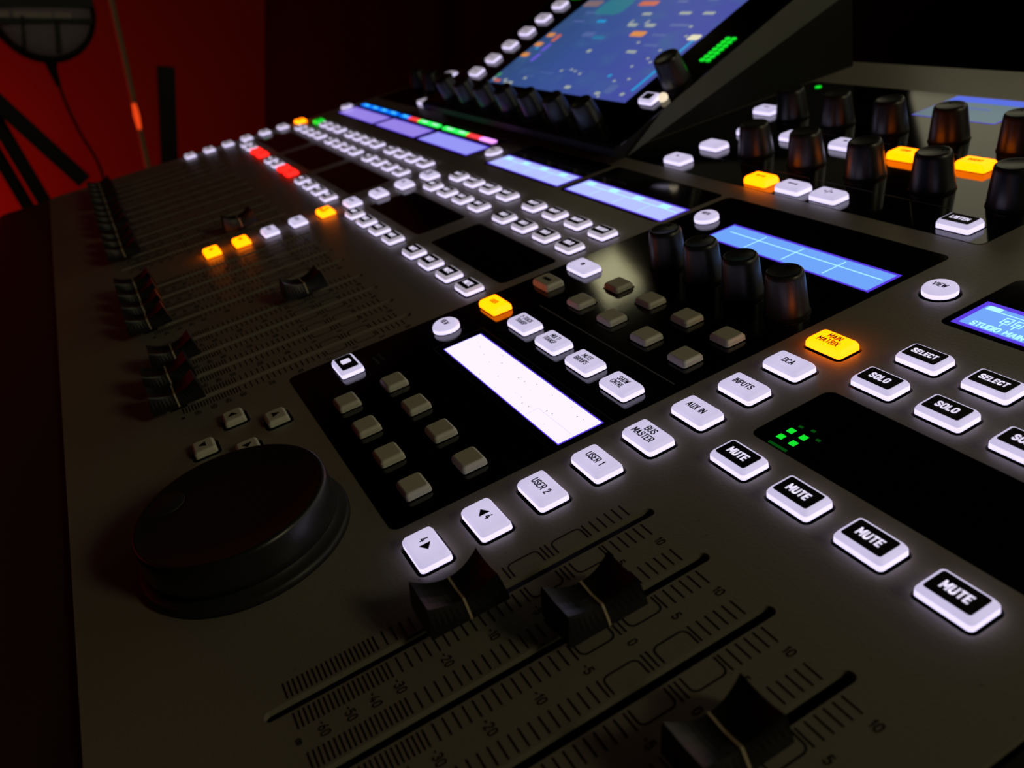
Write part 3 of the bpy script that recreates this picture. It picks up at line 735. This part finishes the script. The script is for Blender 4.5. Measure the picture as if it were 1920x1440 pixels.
o = knob(K4, 0, 0, CON, name='screen_knob'); o.location = hl(-12.22, 1.02, 0.02); o.rotation_euler = (PH, 0, 0)
o['label'] = 'large knob beside the touchscreen'
o = link('screen_button', cap_mesh(0.60, 0.40, WHITE, 'rect', SKIRT, 0.15), CON); o.location = hl(-12.42, 0.22, 0.02); o.rotation_euler = (PH, 0, 0)
link('face_plate', face_mesh(0.36, 0.24), o, 0, 0, 0.153)
bm = bmesh.new(); bmesh.ops.create_uvsphere(bm, u_segments=16, v_segments=8, radius=0.13*S)
CRM = mat('lit_cream', (0.6, 0.6, 0.5), 0.3, 0.5, emis=(1.0, 0.85, 0.6), strength=0.9)
on_head(mesh_obj('bright_bead', bm, CRM, head, smooth=True), -11.95, 0.33, 0.09)  # small glowing cream bead, a bright spot beside the large knob
for i in range(7):
    for j in (0, 1):
        bm = bmesh.new(); loft(bm, [(rrect(0.17, 0.105, 0.04, 3), 0), (rrect(0.17, 0.105, 0.04, 3), 0.03)])
        o = on_head(mesh_obj('level_light', bm, GREEN, head), -12.28 + 0.24*j, 2.02 + 0.157*i, 0.02)

# far left control glass: a few more lit buttons and knobs
for x, y in ((-27.0, 8.25), (-26.2, 8.55), (-31.3, 11.4)):
    button('channel_button', x, y, 0.66, 0.44, WHITED, zt=0.16)
for x, y in ((-26.0, 9.6), (-27.6, 9.6), (-30.8, 9.6), (-29.2, 9.6)): knob(K2, x, y)

# ------------------------------------------------------------------ the room
WALLRED = mat('red_painted_wall', (0.62, 0.10, 0.07), 0.85, 0.2, noise=0.06, nscale=6, bump=0.2)
WALLDARK = mat('dark_wall', (0.06, 0.022, 0.02), 0.9, 0.1, noise=0.1, nscale=8)
FLOORM = mat('dark_floor', (0.05, 0.04, 0.035), 0.6, 0.3, noise=0.3, nscale=12)
CEILM = mat('dark_ceiling', (0.05, 0.045, 0.045), 0.9, 0.1, noise=0.1, nscale=8)
def slab(name, a, b, mt):
    bm = bmesh.new(); box(bm, a[0], b[0], a[1], b[1], a[2], b[2], 1.0)
    o = mesh_obj(name, bm, mt); o['kind'] = 'structure'; return o
slab('wall_left', (-3.4, -2.6, 0), (-3.3, 0.6, 2.5), WALLRED)
slab('wall_back', (-3.4, 0.6, 0), (2.1, 0.7, 2.5), WALLDARK)
slab('wall_right', (2.0, -2.6, 0), (2.1, 0.6, 2.5), WALLDARK)
slab('wall_front', (-3.4, -2.7, 0), (2.1, -2.6, 2.5), WALLDARK)
slab('floor', (-3.4, -2.7, -0.1), (2.1, 0.7, 0), FLOORM)
slab('ceiling', (-3.4, -2.7, 2.5), (2.1, 0.7, 2.6), CEILM)

def thing(name, label, cat, loc=(0, 0, 0)):
    o = bpy.data.objects.new(name, None); COL.objects.link(o); o.location = loc
    o['label'] = label; o['category'] = cat; return o
DESKM = mat('black_desk', (0.015, 0.013, 0.012), 0.5, 0.3, noise=0.2, nscale=30)
desk = thing('desk', 'black desk under the mixing console', 'desk', (0, 0, 0))
bm = bmesh.new(); box(bm, -0.79, 0.13, -0.20, 0.52, 0.685, 0.719, 1.0); mesh_obj('desk_top', bm, DESKM, desk)
for x in (-0.76, 0.06):
    for y in (-0.18, 0.46):
        bm = bmesh.new(); box(bm, x, x+0.04, y, y+0.04, 0.0, 0.685, 1.0); mesh_obj('leg', bm, DESKM, desk)

# round microphone in front of the red wall
MICM = mat('microphone_black', (0.02, 0.018, 0.02), 0.5, 0.4, noise=0.2, nscale=200)
MICG = mat('microphone_grille', (0.5, 0.4, 0.5), 0.7, 0.3, noise=0.35, nscale=260, bump=0.4)
MICL = mat('pale_label', (0.8, 0.7, 0.68), 0.7, 0.2, noise=0.3, nscale=150)
mic = thing('microphone', 'round dark microphone with strapped grille face, hanging in front of red wall', 'microphone', (-1.6, -0.137, 0.952))
mic.rotation_euler = (0, R(-4), R(9))
def disc(bm, rings):                               # axis along +x
    prev = None; n = 48
    for x, r in rings:
        vs = [bm.verts.new((x, r*math.cos(2*math.pi*k/n), r*math.sin(2*math.pi*k/n))) for k in range(n)]
        if prev:
            for k in range(n): bm.faces.new((prev[k], prev[(k+1) % n], vs[(k+1) % n], vs[k]))
        else: bm.faces.new(vs[::-1])
        prev = vs
    bm.faces.new(prev)
bm = bmesh.new(); disc(bm, [(-0.022, 0.07), (-0.015, 0.082), (0.0, 0.0855), (0.008, 0.084), (0.012, 0.079), (0.010, 0.076)])
mesh_obj('body', bm, MICM, mic, smooth=False)
bm = bmesh.new(); disc(bm, [(0.008, 0.076), (0.016, 0.072), (0.021, 0.055), (0.023, 0.03), (0.0235, 0.002)])
mesh_obj('grille', bm, MICG, mic, smooth=True)
for y0, y1, z0, z1, rx in ((-0.078, 0.078, 0.003, 0.022, 6), (-0.072, 0.072, -0.023, -0.014, 6), (-0.078, 0.078, 0.048, 0.054, 6), (-0.036, -0.031, -0.066, -0.014, 0), (0.014, 0.022, -0.066, -0.014, 0)):
    bm = bmesh.new(); box(bm, 0.018, 0.027, y0, y1, z0, z1, 1.0)
    o = mesh_obj('strap', bm, MICM, mic); o.rotation_euler = (R(rx), 0, 0)
bm = bmesh.new()
for y0, y1 in ((-0.069, -0.054), (-0.048, 0.010), (0.014, 0.040)): box(bm, 0.020, 0.0262, y0, y1, -0.014, -0.005, 1.0)
o = mesh_obj('name_label', bm, MICL, mic); o.rotation_euler = (R(5), 0, 0)
bm = bmesh.new(); tube(bm, [(0, 0.006, -0.080), (0, 0.009, -0.098), (0, 0.016, -0.122)], [0.011, 0.0075, 0.004]); mesh_obj('neck', bm, MICM, mic)
bm = bmesh.new()
def sm(pts, n=6):
    out_ = []; P = [Vector(p) for p in pts]
    for i in range(len(P)-1):
        a, b, c, d = P[max(i-1, 0)], P[i], P[i+1], P[min(i+2, len(P)-1)]
        for k in range(n):
            t = k/n; out_.append(0.5*((2*b) + (c-a)*t + (2*a-5*b+4*c-d)*t*t + (3*b-a-3*c+d)*t**3))
    return out_ + [P[-1]]
tube(bm, sm([(0, 0.016, -0.118), (0, 0.026, -0.155), (0, 0.046, -0.206), (0, 0.066, -0.245), (0, 0.077, -0.29), (0, 0.08, -0.36), (-0.02, 0.07, -0.6), (-0.03, 0.05, -0.94)]), 0.0026, 8)
mesh_obj('cable', bm, MICM, mic)

bm = bmesh.new(); tube(bm, [(-0.01, 0, 0.084), (-0.01, 0, 1.54)], 0.004, 8); mesh_obj('suspension_rod', bm, MICM, mic)
POLEM = mat('brushed_pole', (0.9, 0.85, 0.55), 0.4, 0.5, metal=0.0)
RED_GLINT = mat('red_glint_glow', (0.9, 0.1, 0.03), 0.3, 0.5, emis=(1.0, 0.07, 0.01), strength=0.8)  # emission imitates red light reflected by the pole, no lamp there
st = thing('microphone_stand', 'thin metal microphone stand pole leaning in front of red wall beside hanging microphone', 'microphone stand', (-2.4, 0.2, 0.0))
bm = bmesh.new(); tube(bm, [(0, -0.186, 1.15), (0, -0.176, 0.995), (0, -0.150, 0.844), (0, -0.119, 0.642), (0, -0.08, 0.4), (0.0, 0.0, 0.03)], 0.0075, 12); mesh_obj('pole', bm, POLEM, st)
bm = bmesh.new(); tube(bm, [(0.005, -0.1365, 0.746), (0.005, -0.131, 0.715), (0.005, -0.1255, 0.682)], [0.0055, 0.0078, 0.005], 12); mesh_obj('painted_red_glint', bm, RED_GLINT, st)  # short glowing sleeve in place of a red reflection on the pole
bm = bmesh.new(); loft(bm, [(circle(0.11, 32), 0.0), (circle(0.11, 32), 0.012), (circle(0.10, 32), 0.018), (circle(0.02, 32), 0.035)], cap0=True, s=1.0)
mesh_obj('base', bm, MICM, st)
bm = bmesh.new(); tube(bm, [(0, -0.187, 1.14), (0, -0.190, 1.20)], [0.014, 0.012]); mesh_obj('clutch', bm, MICM, st)

sp = thing('speaker_stand', 'upright flat black post standing behind the far end of the console', 'stand', (-1.95, 0.096, 0))
bm = bmesh.new(); box(bm, -0.012, 0.012, -0.018, 0.018, 0.012, 0.865, 1.0); mesh_obj('post', bm, MICM, sp)
bm = bmesh.new(); box(bm, -0.12, 0.12, -0.012, 0.1, 0.0, 0.014, 1.0); mesh_obj('base', bm, MICM, sp)

ks = thing('folding_stand', 'black folding stand with crossing slanted bars at left of console', 'stand', (-1.25, -0.2, 0))
def bar(nm, a, b, wd_=0.016):
    a = Vector(a); b = Vector(b); d = (b-a).normalized(); s_ = Vector((1, 0, 0)); u = d.cross(s_).normalized()
    bm = bmesh.new(); vs = [bm.verts.new(p + s_*i*0.01 + u*j*wd_/2) for p in (a, b) for i, j in ((-1, -1), (1, -1), (1, 1), (-1, 1))]
    for f in ((0, 1, 2, 3), (7, 6, 5, 4), (0, 4, 5, 1), (1, 5, 6, 2), (2, 6, 7, 3), (3, 7, 4, 0)): bm.faces.new([vs[i] for i in f])
    mesh_obj(nm, bm, MICM, ks)
bar('bar', (0.012, -0.06, 0.890), (0.012, 0.098, 0.725), 0.021)
bar('bar', (-0.012, -0.045, 0.889), (-0.012, 0.33, 0.05), 0.018)
bar('bar', (-0.036, -0.058, 0.860), (-0.036, 0.30, 0.04), 0.016)
bm = bmesh.new(); box(bm, -0.10, 0.10, 0.285, 0.345, 0.0, 0.05, 1.0); mesh_obj('foot', bm, MICM, ks)

# computer monitor above the console, seen only in the reflections of the glass
mon = thing('computer_monitor', 'wide computer monitor showing a pale beige page above back of console', 'monitor', (0.02, 0.56, 1.10))
bm = bmesh.new(); box(bm, -0.47, 0.60, -0.02, 0.02, 0.0, 0.245, 1.0); mesh_obj('case', bm, MICM, mon)
bm = bmesh.new(); box(bm, -0.445, 0.58, -0.024, -0.02, 0.022, 0.225, 1.0)
mesh_obj('screen', bm, em('monitor_page', (0.60, 0.56, 0.38), 0.9), mon)
bm = bmesh.new(); box(bm, -0.05, 0.05, 0.02, 0.04, 0.08, 0.18, 1.0); mesh_obj('wall_bracket', bm, MICM, mon)
